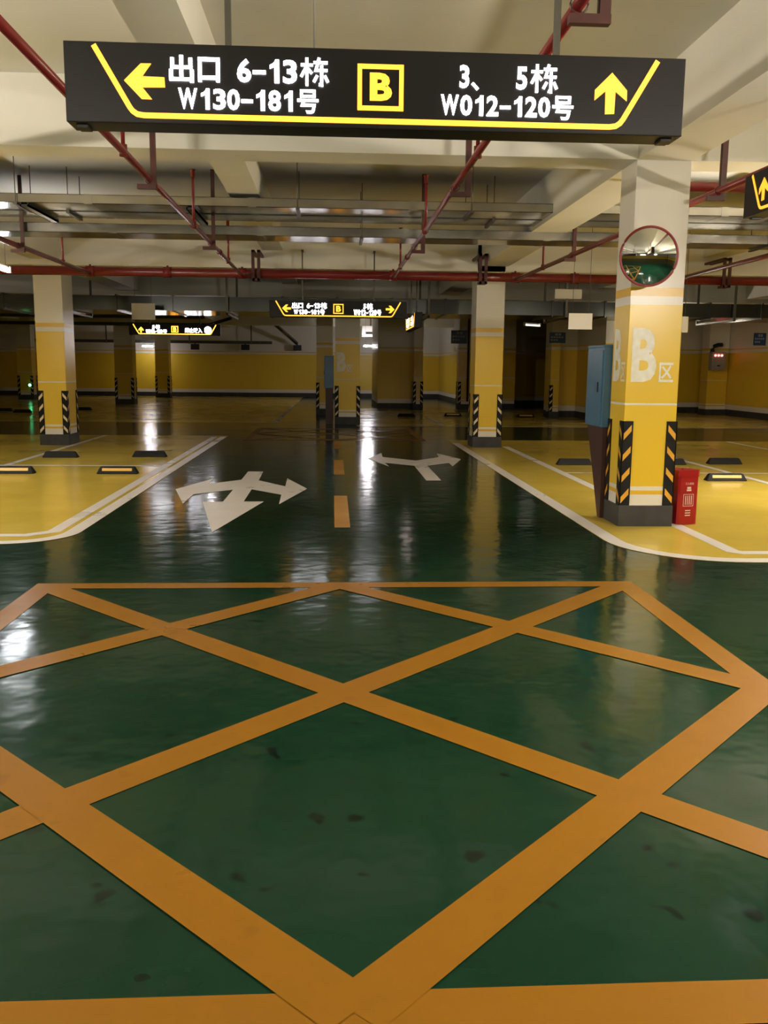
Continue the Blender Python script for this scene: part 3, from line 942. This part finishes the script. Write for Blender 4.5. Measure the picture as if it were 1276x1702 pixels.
cd = MB().tube([(-2.9, 43.0, 3.93), (-2.75, 43.2, 3.5), (-1.78, 45.2, 2.66)], 0.09, 8)
tag(cd.build('conduit_bundle', M['duct']), 'slanted dark conduit bundle below the left end of the middle-distance sign', 'conduit')
tag(MB().tube([(-12, 33.0, 2.95), (-4.4, 33.0, 2.95), (-3.6, 33.0, 3.2), (-3.6, 33.0, 3.31)], 0.06, 8).build('drain_pipe', M['duct']), 'dark far pipe with a bent end near the conduit', 'pipe')
tag(MB().tube([(-22, 29.0, 3.02), (-4.0, 29.0, 3.02), (-4.0, 29.0, 3.985)], 0.07, 8).build('drain_pipe', M['rod']), 'dark pipe crossing above the distant lit sign', 'pipe')
tag(MB().tube([(6.86, 31.5, 2.55), (9.4, 31.5, 2.55)], 0.035, 8).tube([(7.7, 31.5, 2.55), (7.7, 31.5, 4.0)], 0.03, 8).build('drain_pipe', M['rust_red']), 'brown-red pipe across the dark recess', 'pipe')
tag(MB().tube([(4.95, 33.24, 2.0), (4.95, 33.24, 0.3)], 0.04, 8).tube([(4.95, 33.24, 2.0), (4.95, 33.24, 4.0)], 0.04, 8).build('drain_pipe', M['rust_red']), 'vertical brown pipe on the far blue-sign pillar', 'pipe')


# ================================================================ LAMPS
def batten(label, loc, rotz, strength, color=(1.0, 0.90, 0.74, 1), length=1.2, hang=None, group='strip lamps under the ceiling', tube_h=0.03):
    t = thing('strip_lamp', label, 'lamp', loc, rotz, group)
    h = length / 2
    hb = MB().box(-h - 0.05, h + 0.05, -0.012, 0.012, 0.045, 0.075, 0, 0.004)
    for u in (-h - 0.025, h + 0.025):
        hb.box(u - 0.024, u + 0.024, -0.028, 0.028, -0.028, 0.075, 0, 0.005)
    hb.build('housing', M['lamp_white'], t)
    MB().box(-h, h, -0.022, 0.022, -0.022, 0.024, 0, 0.006).build('light_tube', tube_mat('lamp_light', color, strength), t)
    for u in (-h * 0.8, h * 0.8):
        MB().tube([(u, 0, 0.07), (u, 0, (hang or SLAB_Z) - loc[2])], 0.004, 6).build('hanger_rod', M['rod'], t)
    return t


WARM, NEUT, COOL = (1.0, 0.91, 0.76, 1), (1.0, 0.90, 0.74, 1), (0.90, 0.93, 1.0, 1)
batten('lit strip lamp glaring beside the top of the left bay pillar', (-5.03, 14.12, 2.93), math.pi / 2, LAMP_SIDE * 0.13, COOL)
batten('unseen strip lamp added above the viewer, left of the pair', (-1.9, 0.9, 2.65), 0, LAMP_NEAR * 0.13, WARM)  # unseen pair, added to brighten the near ceiling and pillar front
batten('unseen strip lamp added above the viewer, right of the pair', (2.3, 0.9, 2.65), 0, LAMP_NEAR * 0.13, WARM)
batten('unseen strip lamp added over the near left bays', (-6.2, 4.5, 2.7), math.pi / 2, LAMP_NEAR, WARM)  # unseen side lamps here and below, added for near-bay brightness
batten('unseen strip lamp added over the near right bays', (4.7, 3.2, 2.7), math.pi / 2, LAMP_NEAR, WARM)
batten('unseen strip lamp added over the right bays', (6.6, 10.3, 2.4), math.pi / 2, LAMP_SIDE * 1.5, WARM)  # this and the next: unseen, added to light the middle bay and slab
batten('unseen strip lamp added over the left bays', (-6.6, 10.2, 2.4), math.pi / 2, LAMP_SIDE * 1.0, WARM)
batten('unseen strip lamp added over the far left bays', (-11.0, 19.7, 2.95), math.pi / 2, LAMP_SIDE * 0.2, WARM)  # unseen weak fill lamp, added for the far left
batten('unseen strip lamp added over the cross lane behind the nearest pillar', (6.8, 20.3, 2.62), math.pi / 2, LAMP_FAR * 0.6, NEUT, 0.6)  # this and the next: unseen, added to light the far right walls
batten('unseen strip lamp added over the far right bays behind the nearest pillar', (8.9, 24.9, 2.62), 0, LAMP_FAR * 0.5, NEUT, 0.5)
batten('small lit lamp above the passage right of the letter B pillar', (1.68, 40.0, 2.43), 0, LAMP_FAR, (1, 0.95, 1, 1), 0.66)
batten('small lit lamp on the far wall between the shadowed pillars', (-8.92, 44.75, 2.42), 0, LAMP_FAR * 0.35, (1, 0.95, 1, 1), 0.5)
batten('tiny lit lamp high up right of the left bay pillar', (-8.9, 30.0, 3.03), math.radians(60), 5.0, NEUT, 0.9)
batten('dim lamp high in the dark recess', (5.95, 27.2, 2.80), math.radians(40), 1.2, NEUT, 0.7)


# ================================================================ CABINETS, BOXES, BOARDS
def hose_cabinet(label, x0, x1, y0, y1, z0, z1, foot):
    t = thing('hose_cabinet', label, 'cabinet', ((x0 + x1) / 2, (y0 + y1) / 2, 0))
    hx, hy = (x1 - x0) / 2, (y1 - y0) / 2
    MB().box(-hx, hx, -hy, hy, z0, z1, 0, 0.012).build('body', M['blue'], t)
    MB().box(-hx - 0.006, hx + 0.006, -hy - 0.006, hy + 0.006, z1 - 0.004, z1 + 0.02, 0, 0.006).build('top_cap', M['blue'], t)
    door = MB().box(-hx - 0.010, -hx + 0.002, -hy + 0.025, hy - 0.025, z0 + 0.03, z1 - 0.035, 0, 0.004).build('door', M['blue'], t)
    MB().box(-hx - 0.020, -hx - 0.010, -hy * 0.55, -hy * 0.55 + 0.03, (z0 + z1) / 2 - 0.05, (z0 + z1) / 2 + 0.05, 0, 0.003).build('handle', M['dark_box'], door)
    a = [(-hx + 0.02, hy - 0.02), (-hx + 0.02, -hy + 0.01), (hx - 0.02, -hy + 0.01), (hx - 0.02, hy - 0.02)]
    b = [(-hx + 0.03, -hy + foot), (-hx + 0.03, -hy + 0.01), (hx - 0.03, -hy + 0.01), (hx - 0.03, -hy + foot)]
    MB().add([(p[0], p[1], z0) for p in a] + [(p[0], p[1], 0.003) for p in b], [[0, 1, 2, 3], [7, 6, 5, 4]] + [[i, 4 + i, 4 + (i + 1) % 4, (i + 1) % 4] for i in range(4)]).build('stand', M['brown'], t)
    return t


hose_cabinet('blue cabinet on a brown stand behind the nearest pillar', 2.70, 3.22, 8.97, 9.55, 0.925, 1.73, 0.10)
hose_cabinet('dim blue cabinet on a brown stand beside the far letter B pillar', -0.22, 0.02, 24.15, 24.6, 0.95, 1.78, 0.40)

t = thing('control_box', 'grey control box with red lights on the lit far right pillar', 'control box', (12.98, 30.22, 1.52))
case = MB().box(-0.24, 0.24, -0.12, 0.165, 0, 0.62, 0, 0.015).build('case', M['grey_box'], t)
lm = MB()
for k in range(3):
    lm.tube([(-0.13 + 0.11 * k, -0.122, 0.50), (-0.13 + 0.11 * k, -0.145, 0.50)], 0.035, 10)
lm.build('indicator_light', M['red_led'], t)
MB().box(-0.05, 0.05, -0.135, -0.118, 0.14, 0.18).build('latch', M['dark_box'], case)
MB().tube([(-0.18, 0.02, 0.60), (-0.19, 0.0, 0.70), (-0.14, 0.0, 0.80), (0.0, 0.02, 0.85), (0.14, 0.05, 0.86)], 0.07, 10).build('hose', M['black_hose'], t)

t = thing('exit_lamp', 'tiny green lamp at the foot of the dark far left pillar', 'lamp', (-13.08, 40.13, 0.62))
MB().box(-0.10, 0.10, 0, 0.07, -0.06, 0.06, 0, 0.008).build('case', M['dark_box'], t)
MB().tube([(0, 0.001, 0), (0, -0.012, 0)], 0.06, 12).build('light', M['green_led'], t)


def board(label, x0, x1, y, z0, z1, top, group='white boards hanging from the ceiling', mat='board'):
    t = thing('hanging_board', label, 'board', ((x0 + x1) / 2, y, z0), 0, group)
    w, h = (x1 - x0) / 2, z1 - z0
    MB().box(-w, w, -0.012, 0.012, 0, h, 0, 0.003).build('panel', M[mat], t)
    for u in (-w * 0.7, w * 0.7):
        MB().tube([(u, 0, h), (u, 0, top - z0)], 0.004, 6).build('hanger_rod', M['rod'], t)
    return t


board('grey-white blank board hanging in front of the distant lit sign', -4.43, -3.92, 20.6, 2.50, 2.855, SLAB_Z)
board('dim blank board above the dark duct, left of the nearest pillar', 4.49, 5.04, 18.5, 2.92, 3.11, SLAB_Z)
board('bright white blank board hanging left of the nearest pillar', 3.885, 4.28, 15.0, 2.16, 2.42, SLAB_Z)
board('white blank board with only its edge showing behind the nearest pillar', 5.50, 5.90, 15.0, 2.13, 2.39, SLAB_Z)
t = thing('air_unit', 'white wall unit above the small lamp in the far passage', 'air unit', (1.66, 40.3, 2.85))
MB().box(-0.40, 0.40, -0.1, 0.15, 0, 0.46, 0, 0.02).build('case', M['board'], t)
MB().box(-0.22, 0.38, -0.106, -0.1, 0.10, 0.20).build('vent', M['dark_box'], t)
MB().box(-0.03, 0.03, 0, 0.06, 0.46, 4.0 - 2.85).build('mount', M['rod'], t)


def blue_plate(label, x0, x1, y, z0, z1, bar):
    t = thing('notice_plate', label, 'sign', ((x0 + x1) / 2, y, z0), 0, 'small blue notice plates')
    w, h = (x1 - x0) / 2, z1 - z0
    MB().box(-w, w, 0, 0.02, 0, h, 0, 0.003).build('plate', M['blue_sign'], t)
    p = MB()
    for k in (-0.28, 0.12):
        p.box(w * k, w * (k + 0.30), -0.002, 0.0, h * 0.70, h * 0.90)
    for r, n in ((0.48, 5), (0.22, 3)):
        for j in range(n):
            p.box(-w * 0.8 + j * w * 0.32, -w * 0.8 + j * w * 0.32 + w * 0.22, -0.002, 0.0, h * r, h * (r + 0.12))
    p.build('print', M['sign_print'], t)
    MB().box(-0.02, 0.02, 0.02, bar, h * 0.4, h * 0.6).build('mount', M['rod'], t)
    return t


blue_plate('small blue notice plate on the far pillar left of the white line pillar', 4.28, 4.86, 33.1, 2.40, 2.87, 0.19)
blue_plate('small blue notice plate at the left end of the lit yellow wall return', 6.58, 7.08, 27.6, 2.30, 2.62, 0.25)
blue_plate('small blue notice plate on the unlit right wall', 13.05, 13.44, 27.8, 2.30, 2.68, 0.1)
